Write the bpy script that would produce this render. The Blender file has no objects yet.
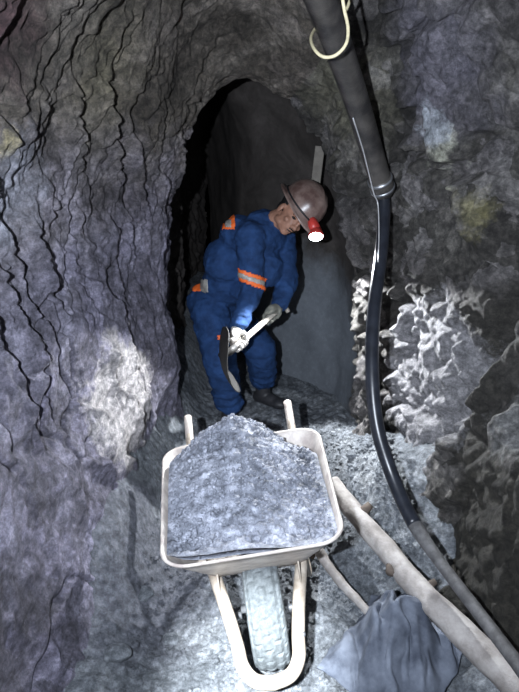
import bpy, bmesh, math, random
import numpy as np
from mathutils import Vector, Matrix

# ------------------------------------------------------------------ camera, world, lights, exposure
CAMZ, PITCH, F = 1.75, math.radians(20), 570.0
S = bpy.context.scene
col = S.collection
cam_d = bpy.data.cameras.new('camera'); cam = bpy.data.objects.new('camera', cam_d); col.objects.link(cam)
cam.location = (0, 0, CAMZ); cam.rotation_euler = (math.pi/2 - PITCH, 0, 0)
cam_d.sensor_fit = 'HORIZONTAL'; cam_d.sensor_width = 36; cam_d.lens = F/519*36
cam_d.clip_start = .02
S.camera = cam
w = bpy.data.worlds.new('underground'); S.world = w; w.use_nodes = True
w.node_tree.nodes['Background'].inputs[0].default_value = (0, 0, 0, 1)
S.view_settings.view_transform = 'Standard'; S.view_settings.look = 'None'
S.view_settings.gamma = 1; S.view_settings.use_curve_mapping = False
S.view_settings.exposure = 0.0

def W(px, py, y=None, z=None, t=None, x=None):
    """point seen at a place of the photograph, at a given world distance / height"""
    u, v = (px-259.5)/F, (346-py)/F
    d = (u, math.cos(PITCH)+math.sin(PITCH)*v, -math.sin(PITCH)+math.cos(PITCH)*v)
    if t is None:
        t = y/d[1] if y is not None else (z-CAMZ)/d[2] if z is not None else x/d[0]
    return Vector((d[0]*t, d[1]*t, CAMZ+d[2]*t))

def lamp(name, loc, target, power, color, angle, blend, radius):
    l = bpy.data.lights.new(name, 'SPOT'); l.energy = power; l.color = color
    l.spot_size = math.radians(angle); l.spot_blend = blend; l.shadow_soft_size = radius
    o = bpy.data.objects.new(name, l); col.objects.link(o); o.location = loc
    o.rotation_euler = (Vector(target)-Vector(loc)).to_track_quat('-Z', 'Y').to_euler()
    return o
lamp('camera_flash', (-.21, -.02, 1.80), W(255, 315, y=3), 360, (.80, .88, 1.0), 112, .9, .012)
lamp('photographer_cap_lamp', (-.24, -.04, 1.84), W(252, 682, z=.12), 1700, (.90, .96, 1.0), 19, 1.0, .02)

# ------------------------------------------------------------------ numpy noise
rng = np.random.RandomState(7)
PERM = rng.permutation(256); PERM = np.concatenate([PERM, PERM, PERM])
GR = rng.normal(size=(256, 3)); GR /= np.linalg.norm(GR, axis=1)[:, None]
def perlin(p):
    i = np.floor(p).astype(int); f = p-i; i &= 255
    s = f*f*f*(f*(f*6-15)+10)
    out = 0
    for dx in (0, 1):
        wx = s[:, 0] if dx else 1-s[:, 0]
        for dy in (0, 1):
            wy = s[:, 1] if dy else 1-s[:, 1]
            for dz in (0, 1):
                wz = s[:, 2] if dz else 1-s[:, 2]
                h = PERM[PERM[PERM[(i[:, 0]+dx) & 255]+((i[:, 1]+dy) & 255)]+((i[:, 2]+dz) & 255)]
                g = GR[h]
                out = out + wx*wy*wz*(g[:, 0]*(f[:, 0]-dx)+g[:, 1]*(f[:, 1]-dy)+g[:, 2]*(f[:, 2]-dz))
    return out*1.6
def fbm(p, o=4, lac=2.05, gain=.5):
    a, s, r = 1, 0, p.copy()
    for k in range(o):
        s = s+a*perlin(r+k*17.3); r = r*lac; a *= gain
    return s
def ridged(p, o=4, gain=.5):
    a, s, r = 1, 0, p.copy()
    for k in range(o):
        n = 1-np.abs(perlin(r+k*9.1)); s = s+a*n*n; r = r*2.1; a *= gain
    return s
def worley(p):
    """distance to nearest and second nearest feature point, and a random value of the cell"""
    i = np.floor(p).astype(int); f1 = np.full(len(p), 9.); f2 = np.full(len(p), 9.); cid = np.zeros(len(p))
    for dx in (-1, 0, 1):
        for dy in (-1, 0, 1):
            for dz in (-1, 0, 1):
                c = i+np.array([dx, dy, dz]); m = c & 255
                h = PERM[PERM[PERM[m[:, 0]]+m[:, 1]]+m[:, 2]]
                q = c+.5+GR[h]*.45
                d = np.linalg.norm(q-p, axis=1)
                n = d < f1
                f2 = np.where(n, f1, np.minimum(f2, d)); cid = np.where(n, h/255., cid); f1 = np.where(n, d, f1)
    return f1, f2, cid
def sstep(a, b, x):
    t = np.clip((x-a)/(b-a), 0, 1); return t*t*(3-2*t)

# ------------------------------------------------------------------ materials
def mat(name):
    m = bpy.data.materials.new(name); m.use_nodes = True
    nt = m.node_tree; b = nt.nodes['Principled BSDF']; return m, nt, b
def N(nt, t, **k):
    n = nt.nodes.new(t)
    for a, v in k.items():
        if a in n.inputs: n.inputs[a].default_value = v
        else: setattr(n, a, v)
    return n
def ramp(nt, fac, stops, interp='LINEAR'):
    r = nt.nodes.new('ShaderNodeValToRGB'); r.color_ramp.interpolation = interp
    e = r.color_ramp.elements
    while len(e) < len(stops): e.new(.5)
    for q, (p, c) in zip(e, stops): q.position = p; q.color = (*c, 1) if len(c) == 3 else c
    nt.links.new(fac, r.inputs[0]); return r.outputs[0]
def mixc(nt, fac, a, b, mode='MIX'):
    m = nt.nodes.new('ShaderNodeMix'); m.data_type = 'RGBA'; m.blend_type = mode
    for s, v in ((m.inputs[0], fac), (m.inputs[6], a), (m.inputs[7], b)):
        if isinstance(v, (int, float)): s.default_value = v
        elif isinstance(v, tuple): s.default_value = (*v, 1)
        else: nt.links.new(v, s)
    return m.outputs[2]
def noise(nt, scale, detail=5, rough=.6, vec=None, dist=0):
    n = N(nt, 'ShaderNodeTexNoise'); n.inputs['Scale'].default_value = scale
    n.inputs['Detail'].default_value = detail; n.inputs['Roughness'].default_value = rough
    n.inputs['Distortion'].default_value = dist
    if vec is None:
        tc = N(nt, 'ShaderNodeTexCoord'); vec = tc.outputs['Object']
    nt.links.new(vec, n.inputs['Vector']); return n.outputs['Fac']
def bump(nt, b, h, strength, dist):
    n = N(nt, 'ShaderNodeBump'); n.inputs['Strength'].default_value = strength; n.inputs['Distance'].default_value = dist
    nt.links.new(h, n.inputs['Height']); nt.links.new(n.outputs[0], b.inputs['Normal'])
def spot(nt, c, r0, r1, warp=.25):
    """0..1 mask around a place on the rock (for stains and for light and shade painted into the colour; ragged outline)"""
    tc = N(nt, 'ShaderNodeTexCoord')
    nz = N(nt, 'ShaderNodeTexNoise'); nz.inputs['Scale'].default_value = 6; nz.inputs['Detail'].default_value = 6
    nz.inputs['Roughness'].default_value = .7
    nt.links.new(tc.outputs['Object'], nz.inputs['Vector'])
    d = N(nt, 'ShaderNodeVectorMath', operation='DISTANCE'); nt.links.new(tc.outputs['Object'], d.inputs[0]); d.inputs[1].default_value = c
    a = N(nt, 'ShaderNodeMath', operation='MULTIPLY_ADD'); nt.links.new(nz.outputs['Fac'], a.inputs[0]); a.inputs[1].default_value = warp*2
    nt.links.new(d.outputs['Value'], a.inputs[2])
    mr = N(nt, 'ShaderNodeMapRange'); nt.links.new(a.outputs[0], mr.inputs[0])
    mr.inputs[1].default_value = r0+warp; mr.inputs[2].default_value = r1+warp; mr.inputs[3].default_value = 1; mr.inputs[4].default_value = 0
    return mr.outputs[0]
def simple(name, c, rough=.6, metal=0, nscale=40, amt=.25, bs=.2, bd=.003, c2=None, spec=.5):
    m, nt, b = mat(name)
    n = noise(nt, nscale, 6, .65)
    c2 = c2 or tuple(v*(1-amt) for v in c)
    nt.links.new(ramp(nt, n, [(.38, c2), (.62, c)]), b.inputs['Base Color'])
    b.inputs['Roughness'].default_value = rough; b.inputs['Metallic'].default_value = metal
    b.inputs['Specular IOR Level'].default_value = spec
    if bs: bump(nt, b, noise(nt, nscale*2, 6, .7), bs, bd)
    return m

def rock_mat(name, dark, mid, light, stains_and_shading=(), bs=1, bd=.04, rough=.75, spec=.35, high=None, blocks=0, fl=1):
    m, nt, b = mat(name)
    tc = N(nt, 'ShaderNodeTexCoord')
    base = ramp(nt, noise(nt, 3.2, 8, .72, dist=.6), [(.35, dark), (.5, mid), (.66, light)])
    fleck = ramp(nt, noise(nt, 28, 8, .8), [(.37, (1-.58*fl,)*3), (.50, (.95,)*3), (.64, (1+.85*fl, 1+.82*fl, 1+.8*fl))])
    c = mixc(nt, 1.0, base, fleck, 'MULTIPLY')
    if high:                                              # another kind of rock higher up
        z0, z1, hc = high
        sp = N(nt, 'ShaderNodeSeparateXYZ'); nt.links.new(tc.outputs['Object'], sp.inputs[0])
        za = N(nt, 'ShaderNodeMath', operation='MULTIPLY_ADD'); nt.links.new(noise(nt, 3, 6, .7), za.inputs[0]); za.inputs[1].default_value = 1.0
        nt.links.new(sp.outputs[2], za.inputs[2])
        mr = N(nt, 'ShaderNodeMapRange'); nt.links.new(za.outputs[0], mr.inputs[0]); mr.inputs[1].default_value = z0+.5; mr.inputs[2].default_value = z1+.5
        hb = ramp(nt, noise(nt, 3.2, 8, .72, dist=.6), [(.35, hc[0]), (.5, hc[1]), (.66, hc[2])])
        c = mixc(nt, mr.outputs[0], c, mixc(nt, 1.0, hb, fleck, 'MULTIPLY'))
    if blocks:
        vo = N(nt, 'ShaderNodeTexVoronoi'); vo.inputs['Scale'].default_value = 7
        nv_ = N(nt, 'ShaderNodeTexNoise'); nv_.inputs['Scale'].default_value = 5; nv_.inputs['Detail'].default_value = 5; nt.links.new(tc.outputs['Object'], nv_.inputs['Vector'])
        vm = N(nt, 'ShaderNodeVectorMath', operation='MULTIPLY_ADD'); nt.links.new(nv_.outputs['Color'], vm.inputs[0]); vm.inputs[1].default_value = (.35,)*3; nt.links.new(tc.outputs['Object'], vm.inputs[2])
        nt.links.new(vm.outputs[0], vo.inputs['Vector'])
        vb = N(nt, 'ShaderNodeRGBToBW'); nt.links.new(vo.outputs['Color'], vb.inputs[0])
        c = mixc(nt, blocks, c, mixc(nt, 1.0, c, ramp(nt, vb.outputs[0], [(.2, (.35, .33, .30)), (.5, (1, .97, .92)), (.8, (1.9, 1.85, 1.95))]), 'MULTIPLY'))
    for (pos, r0, r1, sc, amt) in stains_and_shading:
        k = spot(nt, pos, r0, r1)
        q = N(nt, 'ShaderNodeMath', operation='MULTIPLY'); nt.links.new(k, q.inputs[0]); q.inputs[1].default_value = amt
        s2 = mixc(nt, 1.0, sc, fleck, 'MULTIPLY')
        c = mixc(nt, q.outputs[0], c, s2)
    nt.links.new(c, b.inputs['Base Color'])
    b.inputs['Roughness'].default_value = rough; b.inputs['Specular IOR Level'].default_value = spec
    h1 = noise(nt, 20, 12, .78); h2 = noise(nt, 110, 6, .75)
    a = N(nt, 'ShaderNodeMath', operation='MULTIPLY_ADD'); nt.links.new(h2, a.inputs[0]); a.inputs[1].default_value = .35; nt.links.new(h1, a.inputs[2])
    bump(nt, b, a.outputs[0], bs, bd)
    return m

M = {}
ROOF = ((.042, .036, .030), (.112, .098, .083), (.215, .193, .17))
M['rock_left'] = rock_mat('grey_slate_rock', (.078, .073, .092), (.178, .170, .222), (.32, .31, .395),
    [((-.574, 1.522, 2.033), .08, .28, (.09, .05, .055), .8), ((-.70, 1.69, 1.72), .02, .06, (.42, .34, .12), .8),
     ((-.757, 1.757, 1.60), .06, .22, (.36, .37, .43), .75), ((-.52, 2.15, 1.93), .05, .3, (.20, .18, .12), .5),
     ((-.575, 2.28, .66), .27, .34, (.52, .49, .49), .95)], high=(1.25, 1.85, ROOF), bs=1, blocks=.3)  # this pale patch paints the headlamp's pool of light into the rock colour
M['rock_ceiling'] = rock_mat('brown_roof_rock', *ROOF, blocks=.3, bs=1)
M['rock_right'] = rock_mat('dark_fractured_rock', (.04, .038, .036), (.085, .081, .078), (.18, .175, .165),
    [((.571, 2.174, 1.972), .10, .34, (.20, .19, .235), .7), ((.669, 2.222, 1.682), .02, .10, (.52, .52, .42), .9), ((.633, 2.264, 1.78), .02, .08, (.42, .45, .50), .9),
     ((.757, 2.115, 1.50), .02, .10, (.22, .20, .09), .6), ((.374, 2.723, 1.949), .1, .35, (.19, .18, .13), .7),
     ((.776, 1.55, .36), .36, .50, (.034, .031, .025), .95), ((.88, 2.02, .95), .22, .36, (.04, .037, .032), .9),  # both dark patches paint shade into the colour: low near wall, crevice
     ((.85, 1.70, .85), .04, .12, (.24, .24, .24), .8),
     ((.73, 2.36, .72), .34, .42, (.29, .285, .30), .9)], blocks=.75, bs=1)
M['rock_back'] = rock_mat('smooth_dark_rock', (.035, .030, .027), (.055, .048, .044), (.08, .07, .065), [(tuple(W(322, 350, y=4.0)), .55, .85, (.165, .182, .205), 1)], bs=.3, bd=.006, fl=.2)  # blue-grey patch paints the flash-lit part of the wall into the colour
M['floor'] = rock_mat('dusty_gravel_floor', (.09, .10, .112), (.175, .19, .21), (.29, .305, .32), [((-.47, 1.80, .25), .30, .45, (.095, .098, .12), .75)], bs=1, bd=.02)  # dark patch paints the shade beside the barrow into the floor colour
M['ore'] = rock_mat('crushed_grey_ore', (.125, .135, .16), (.225, .24, .285), (.36, .375, .43), bs=.8, bd=.006, rough=.6)
M['tray'] = simple('dusty_cream_tray_steel', (.66, .60, .54), .5, 0, 14, .3, .15, .002, c2=(.42, .36, .33))
M['frame'] = simple('dusty_cream_painted_tube', (.50, .44, .37), .5, 0, 18, .3, .2, .002, c2=(.30, .25, .20))
M['tyre'] = simple('dusty_rubber', (.13, .145, .155), .75, 0, 60, .3, .6, .004, c2=(.07, .08, .085))
M['steel'] = simple('dull_steel', (.35, .36, .38), .4, .7, 40, .3)
M['hole'] = simple('black_rubber', (.012, .012, .014), .55, 0, 40, .3, .1)
M['wood'] = simple('stripped_log_wood', (.43, .40, .38), .75, 0, 11, .3, .7, .008, c2=(.24, .215, .20))
M['wooddark'] = simple('sawn_knot_wood', (.13, .10, .08), .8, 0, 30, .4, .5)
M['board'] = simple('weathered_board', (.20, .18, .155), .8, 0, 20, .3, .4)
M['rope'] = simple('yellow_cord', (.70, .62, .40), .7, 0, 120, .25, .5)
M['pipe'] = simple('muddy_black_pipe', (.075, .068, .062), .38, 0, 11, .5, .5, .006, c2=(.028, .026, .026))
M['hose'] = simple('black_hose_rubber', (.022, .025, .034), .33, 0, 20, .4, .15)
M['hosedust'] = simple('dusty_hose_rubber', (.12, .117, .12), .6, 0, 30, .5, .3)
M['wire'] = simple('pale_wire', (.6, .6, .6), .35, .3, 60)
M['sack'] = simple('dirty_blue_woven_cloth', (.16, .18, .225), .85, 0, 7, .45, .25, .002, c2=(.055, .065, .09))
M['denim'] = simple('blue_coverall_cloth', (.020, .055, .155), .85, 0, 14, .4, .4, .003, c2=(.011, .031, .09), spec=.2)
M['orange'] = simple('orange_safety_tape', (.90, .16, .03), .6, 0, 60, .15, .1)
M['silver'] = simple('silver_reflective_tape', (.42, .40, .37), .5, .2, 60, .2, .1)
M['skin'] = simple('weathered_skin', (.36, .185, .125), .55, 0, 30, .25, .2, .002)
M['hair'] = simple('black_hair', (.01, .009, .009), .6)
M['helmet'] = simple('muddy_brown_helmet', (.26, .19, .165), .32, .0, 9, .35, .2, .004, c2=(.10, .06, .052))
M['red'] = simple('red_plastic', (.55, .05, .04), .4)
M['glove'] = simple('pale_work_glove', (.56, .53, .49), .85, 0, 40, .3, .4, c2=(.36, .34, .32))
M['gloved'] = simple('grey_work_glove', (.20, .20, .17), .85, 0, 40, .4, .4)
M['boot'] = simple('black_rubber_boot', (.035, .035, .04), .5, 0, 20, .4)
M['blade'] = simple('worn_shovel_steel', (.030, .028, .026), .6, 0, 20, .4, .2)
M['shaft'] = simple('pale_shovel_wood', (.50, .46, .40), .7, 0, 20, .3, .3)
lm, nt, b = mat('lit_lamp_lens'); b.inputs['Base Color'].default_value = (.8, .8, .8, 1)
b.inputs['Emission Color'].default_value = (.93, .97, 1, 1); b.inputs['Emission Strength'].default_value = 30
M['lens'] = lm

# ------------------------------------------------------------------ helpers
def tag(o, label=None, cat=None, group=None, kind=None):
    for k, v in (('label', label), ('category', cat), ('group', group), ('kind', kind)):
        if v: o[k] = v
    return o
def link_mesh(name, me, m, parent=None, smooth=True):
    o = bpy.data.objects.new(name, me); col.objects.link(o)
    if m is not None: me.materials.append(m)
    if smooth: me.polygons.foreach_set('use_smooth', [True]*len(me.polygons))
    if parent is not None:
        o.parent = parent
        o.matrix_parent_inverse = Matrix()
    return o
def obj(name, bm, m, parent=None, smooth=True):
    me = bpy.data.meshes.new(name); bmesh.ops.recalc_face_normals(bm, faces=bm.faces[:]) ; bm.to_mesh(me); bm.free()
    return link_mesh(name, me, m, parent, smooth)
def obj_np(name, v, f, m, parent=None, smooth=True):
    me = bpy.data.meshes.new(name); me.from_pydata(v.tolist() if hasattr(v, 'tolist') else v, [], f.tolist() if hasattr(f, 'tolist') else f)
    me.update(); return link_mesh(name, me, m, parent, smooth)
def empty(name, loc=(0, 0, 0), rot=(0, 0, 0)):
    o = bpy.data.objects.new(name, None); col.objects.link(o); o.location = loc; o.rotation_euler = rot; o.empty_display_size = .1
    return o
def catmull(pts, n):
    P = [np.array(p, float) for p in pts]; P = [2*P[0]-P[1]]+P+[2*P[-1]-P[-2]]
    out = []; k = len(P)-3
    for j in range(n+1):
        s = j/n*k; i = min(int(s), k-1); t = s-i; a, b_, c, d = P[i:i+4]
        out.append(.5*((2*b_)+(-a+c)*t+(2*a-5*b_+4*c-d)*t*t+(-a+3*b_-3*c+d)*t**3))
    return np.array(out)
def tube_bm(bm, pts, r, n=12, cap=True, up=(0, 0, 1)):
    """round tube along points; r is a number or a list / function of the fraction"""
    pts = [Vector(p) for p in pts]; rings = []; nv = len(pts)
    nrm = None
    for i, p in enumerate(pts):
        d = (pts[min(i+1, nv-1)]-pts[max(i-1, 0)]).normalized()
        if nrm is None:
            nrm = d.cross(Vector(up)); nrm = nrm if nrm.length > .05 else d.cross(Vector((1, 0, 0))); nrm.normalize()
        else:
            nrm = (nrm-d*nrm.dot(d)).normalized()
        bn = d.cross(nrm)
        rr = r(i/(nv-1)) if callable(r) else r[i] if isinstance(r, (list, tuple, np.ndarray)) else r
        ring = []
        for k in range(n):
            a = 2*math.pi*k/n
            q = rr(a) if callable(rr) else rr
            ring.append(bm.verts.new(p+(nrm*math.cos(a)+bn*math.sin(a))*q))
        rings.append(ring)
    for a, b_ in zip(rings, rings[1:]):
        for k in range(n): bm.faces.new((a[k], a[(k+1) % n], b_[(k+1) % n], b_[k]))
    if cap: bm.faces.new(rings[0][::-1]); bm.faces.new(rings[-1])
    return bm
def tube(name, pts, r, m, parent=None, n=12, samples=None):
    if samples: pts = catmull(pts, samples)
    return obj(name, tube_bm(bmesh.new(), pts, r, n), m, parent)
def box_bm(bm, c, s, rot=None, bevel=0):
    r = bmesh.ops.create_cube(bm, size=1)['verts']
    Mx = Matrix.Translation(c) @ (rot or Matrix()) @ Matrix.Diagonal((*s, 1))
    bmesh.ops.transform(bm, matrix=Mx, verts=r)
    if bevel:
        e = list({e for v in r for e in v.link_edges}); bmesh.ops.bevel(bm, geom=e, offset=bevel, segments=2, affect='EDGES', profile=.5)
    return bm
def ball(bm, c, r, rot=None, sub=3):
    r = (r, r, r) if isinstance(r, (int, float)) else r
    v = bmesh.ops.create_icosphere(bm, subdivisions=sub, radius=1)['verts']
    bmesh.ops.transform(bm, matrix=Matrix.Translation(c) @ (rot.to_4x4() if rot else Matrix()) @ Matrix.Diagonal((*r, 1)), verts=v)
def limb(bm, p0, r0, p1, r1):
    p0, p1 = Vector(p0), Vector(p1); n = max(2, int((p1-p0).length/(min(r0, r1)*.35)))
    pts = [p0.lerp(p1, i/n) for i in range(n+1)]
    tube_bm(bm, pts, [r0+(r1-r0)*i/n for i in range(n+1)], 16)
    ball(bm, p0, r0, sub=2); ball(bm, p1, r1, sub=2)
def fuse(name, bm, voxel, m, parent, smooth=6, fold=None):
    """joins overlapping volumes into one continuous surface"""
    me = bpy.data.meshes.new('tmp'); bmesh.ops.recalc_face_normals(bm, faces=bm.faces[:]); bm.to_mesh(me); bm.free()
    o = bpy.data.objects.new('tmp', me); col.objects.link(o)
    r = o.modifiers.new('r', 'REMESH'); r.mode = 'VOXEL'; r.voxel_size = voxel
    s = o.modifiers.new('s', 'SMOOTH'); s.iterations = smooth; s.factor = .6
    dg = bpy.context.evaluated_depsgraph_get(); dg.update()
    out = bpy.data.meshes.new_from_object(o.evaluated_get(dg))
    bpy.data.objects.remove(o); out.name = name; out.materials.clear()
    if fold:
        n = len(out.vertices); v = np.empty(n*3); out.vertices.foreach_get('co', v); v = v.reshape(-1, 3)
        nn = np.empty(n*3); out.vertices.foreach_get('normal', nn); nn = nn.reshape(-1, 3)
        v = v+nn*fold(v)[:, None]; out.vertices.foreach_set('co', v.ravel()); out.update()
    return link_mesh(name, out, m, parent)
def patch(name, src, test, off, m, parent, thick=.002):
    """a strip sewn on a cloth surface: the faces that pass the test, lifted off it"""
    me = src.data; bm = bmesh.new(); bm.from_mesh(me); bm.normal_update()
    dead = [f for f in bm.faces if not test(f.calc_center_median(), f.normal)]
    bmesh.ops.delete(bm, geom=dead, context='FACES')
    bm.normal_update()
    nr = {v: v.normal.copy() for v in bm.verts}
    for v in bm.verts: v.co += nr[v]*off
    seen, best = set(), []
    for f in bm.faces:                                        # keep the one connected strip
        if f in seen: continue
        isl, st = [], [f]; seen.add(f)
        while st:
            g = st.pop(); isl.append(g)
            for e in g.edges:
                for h in e.link_faces:
                    if h not in seen: seen.add(h); st.append(h)
        if len(isl) > len(best): best = isl
    bs_ = set(best); bmesh.ops.delete(bm, geom=[f for f in bm.faces if f not in bs_], context='FACES')
    me2 = bpy.data.meshes.new(name); bm.to_mesh(me2); bm.free()
    o = link_mesh(name, me2, m, parent)
    sd = o.modifiers.new('thickness', 'SOLIDIFY'); sd.thickness = thick; sd.offset = 0
    return o

# ------------------------------------------------------------------ the rock passage (structure)
# cross sections (x, z) from the left foot of the wall over the roof to the right foot
SEC = [
 (-1.6, [(-.1,-.2),(-.3,.2),(-.4,.6),(-.4,1.0),(-.3,1.3),(0,1.5),(.3,1.3),(.4,1.0),(.4,.6),(.3,.2),(.1,-.2)]),
 (-1.3, [(-.8,-.2),(-.95,.5),(-1.0,1.0),(-.95,1.6),(-.7,2.2),(0,2.5),(.6,2.3),(.9,1.8),(1.0,1.1),(1.0,.5),(.9,-.2)]),
 (-.5,  [(-.8,-.2),(-.95,.5),(-1.0,1.0),(-.95,1.6),(-.7,2.2),(0,2.5),(.6,2.3),(.9,1.8),(1.0,1.1),(1.0,.5),(.9,-.2)]),
 (.4,   [(-.66,-.2),(-.8,.5),(-.9,1.0),(-.92,1.6),(-.7,2.15),(0,2.45),(.6,2.35),(.95,1.9),(1.05,1.2),(1.05,.5),(.95,-.2)]),
 (1.3,  [(-.54,-.2),(-.66,.4),(-.76,.9),(-.82,1.45),(-.66,2.0),(-.05,2.38),(.6,2.3),(.96,1.8),(.94,1.2),(.79,.5),(.77,-.2)]),
 (1.9,  [(-.52,-.2),(-.60,.4),(-.69,.9),(-.76,1.4),(-.60,1.95),(-.05,2.36),(.52,2.25),(.86,1.75),(.88,1.2),(.74,.5),(.70,-.2)]),
 (2.35, [(-.50,-.2),(-.56,.4),(-.62,.9),(-.66,1.35),(-.52,1.9),(-.08,2.33),(.42,2.15),(.72,1.7),(.78,1.2),(.74,.5),(.70,-.2)]),
 (2.7,  [(-.47,-.2),(-.52,.4),(-.55,.9),(-.56,1.25),(-.43,1.8),(-.10,2.2),(.32,1.98),(.55,1.6),(.64,1.2),(.67,.6),(.66,-.2)]),
 (2.95, [(-.46,-.2),(-.48,.5),(-.49,1.1),(-.41,1.5),(-.30,1.84),(-.10,2.01),(.18,1.86),(.40,1.58),(.48,1.2),(.54,.6),(.56,-.2)]),
 (3.12, [(-.47,-.2),(-.50,.5),(-.51,1.1),(-.43,1.5),(-.31,1.85),(-.10,2.01),(.19,1.86),(.41,1.58),(.50,1.2),(.55,.6),(.57,-.2)]),
 (3.4,  [(-.60,-.2),(-.62,.5),(-.62,1.1),(-.56,1.6),(-.42,2.0),(-.10,2.2),(.24,2.02),(.48,1.7),(.58,1.2),(.60,.6),(.60,-.2)]),
 (3.8,  [(-.66,-.2),(-.68,.5),(-.68,1.1),(-.62,1.6),(-.46,2.05),(-.15,2.25),(.18,2.1),(.36,1.7),(.46,1.2),(.48,.6),(.48,-.2)]),
 (4.25, [(-.60,-.2),(-.62,.5),(-.64,1.1),(-.60,1.6),(-.50,2.05),(-.35,2.25),(-.18,2.1),(-.06,1.7),(-.04,1.2),(-.02,.6),(-.02,-.2)]),
 (5.0,  [(-.70,-.2),(-.72,.5),(-.74,1.1),(-.72,1.6),(-.64,1.95),(-.52,2.1),(-.40,2.0),(-.32,1.7),(-.28,1.2),(-.26,.6),(-.26,-.2)]),
 (6.1,  [(-.60,.2),(-.60,.5),(-.60,.9),(-.60,1.1),(-.56,1.3),(-.54,1.35),(-.52,1.3),(-.50,1.1),(-.50,.9),(-.50,.5),(-.50,.2)]),
]
secy = [s[0] for s in SEC]
ys = np.concatenate([np.linspace(-1.6, .5, 30)[:-1], np.linspace(.5, 1.2, 60)[:-1], np.linspace(1.2, 3.3, 470)[:-1], np.linspace(3.3, 4.4, 150)[:-1], np.linspace(4.4, 6.1, 60)])
NU = 960
A = np.array([catmull(s[1], NU) for s in SEC])           # sections x NU+1 x 2
def interp_sections(y):
    k = np.searchsorted(secy, y)-1; k = min(max(k, 0), len(SEC)-2)
    t = (y-secy[k])/(secy[k+1]-secy[k])
    p0, p3 = A[max(k-1, 0)], A[min(k+2, len(SEC)-1)]; p1, p2 = A[k], A[k+1]
    y0, y1, y2, y3 = secy[max(k-1, 0)], secy[k], secy[k+1], secy[min(k+2, len(SEC)-1)]
    h = y2-y1; m1 = (p2-p0)/(y2-y0)*h; m2 = (p3-p1)/(y3-y1)*h
    t2, t3 = t*t, t**3
    return (2*t3-3*t2+1)*p1+(t3-2*t2+t)*m1+(-2*t3+3*t2)*p2+(t3-t2)*m2
G = np.array([np.column_stack([s[:, 0], np.full(NU+1, y), s[:, 1]]) for y in ys for s in [interp_sections(y)]])
du = np.gradient(G, axis=1); dv = np.gradient(G, axis=0)
nrm = np.cross(du, dv); nrm /= np.linalg.norm(nrm, axis=2)[:, :, None]+1e-9
cen = G.mean(axis=1, keepdims=True)
if ((cen-G)*nrm).sum() < 0: nrm = -nrm                    # towards the inside
P = G.reshape(-1, 3); Nn = nrm.reshape(-1, 3)
uu = np.tile(np.linspace(0, 1, NU+1), len(ys))
inner = sstep(3.05, 3.35, P[:, 1])
leftw = 1-sstep(.40, .52, uu); rightw = sstep(.52, .62, uu)
# slaty ledges that run down the left wall, leaning with the roof
wob = fbm(P*np.array([1.3, 1.3, .9]), 4)
wob2 = fbm(P*4.5+31, 3)
s = (P[:, 1]*1.0 + (P[:, 2]-1.2)*(.18+.45*sstep(1.1, 1.9, P[:, 2])) - .10*np.clip(.9-P[:, 2], 0, 1))*5.2 + wob*.9 + wob2*.22
fr = s-np.floor(s); ledge = np.where(fr < .86, fr/.90, (1-fr)/.10)      # slow rise, sharp drop
cell = PERM[(np.floor(s).astype(int)) & 255]/255.
s2 = s*2.7+wob2*.8+3; fr2 = s2-np.floor(s2); ledge2 = np.where(fr2 < .88, fr2/.86, (1-fr2)/.14)
brk = sstep(-.25, .35, fbm(P*np.array([2.2, 2.2, 1.6])+77, 3))
brk2 = sstep(-.1, .4, fbm(P*np.array([5, 5, 3.])+7, 3))
smooth_low = 1-.30*sstep(1.15, .75, P[:, 2])
big = fbm(P*1.5+5, 3)*.055
mid = fbm(P*5+11, 5, gain=.55)
dl = big + mid*.016 + (ledge-.5)*(.030+.045*cell)*brk*smooth_low + (ledge2-.5)*.022*brk2*smooth_low + fbm(P*16+3, 4)*.008 - .012*np.clip(ridged(P*np.array([9, 9, 3.2])+40, 3)-1.15, 0, 1)*smooth_low
crk = np.abs(fbm(P*np.array([2.6, 2.6, 1.1])+151, 3)); dl = dl-.035*np.exp(-(crk/.018)**2)*leftw*(1-inner)
# scaly broken plates high on the left wall and over the roof
Qs = np.column_stack([P[:, 0]*6, (P[:, 1]+.55*P[:, 2])*13, (P[:, 2]-.55*P[:, 1])*6.5])+fbm(P*6+61, 3)[:, None]*.6
p1, p2, pid = worley(Qs); hi = sstep(.95, 1.45, P[:, 2])*(1-inner)
r1, r2, rid = worley(Qs*2.3+7)
scales = hi*((pid-.5)*.034*sstep(0, .10, p2-p1)+(rid-.5)*.014*sstep(0, .15, r2-r1)-.006*(1-sstep(0, .12, p2-p1)))
dl = dl+scales
# blocky, broken rock on the right
f1, f2, cid = worley(P*np.array([3.4, 3.4, 2.6])+fbm(P*3+9, 3)[:, None]*.35)
g1, g2, gid = worley(P*11+fbm(P*7+19, 2)[:, None]*.4)
h1_, h2_, hid = worley(P*30+5)
edge = sstep(0, .16, f2-f1); edge2 = sstep(0, .22, g2-g1)
rough_low = sstep(1.45, 1.0, P[:, 2])*sstep(1.7, 2.2, P[:, 1])
dr = fbm(P*1.6+55, 3)*.07 + (cid-.5)*.11*edge - .055*(1-edge) + (gid-.5)*.036*edge2*(.7+.7*rough_low)-.014*(1-edge2) + mid*.018 + fbm(P*18+23, 4)*.009 \
    + rough_low*((.5-h1_)*.026 + ridged(P*9+3, 4)*.016-.016)
# the roof
dc = big*1.1 + scales*.8 + mid*.02 + (ledge2-.5)*.012*brk + fbm(P*14+3, 4)*.008
top = 1-leftw-rightw
d = dl*leftw + dr*rightw + dc*top
# deep crevice right of the pillar and the boulder in front of it
cv = P[:, 1]-(2.08+.10*np.sin(P[:, 2]*3.1+.4)+.05*wob)
d = d - .20*np.exp(-(cv/.085)**2)*rightw*sstep(1.75, 1.45, P[:, 2])*sstep(.72, .78, uu)
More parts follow.
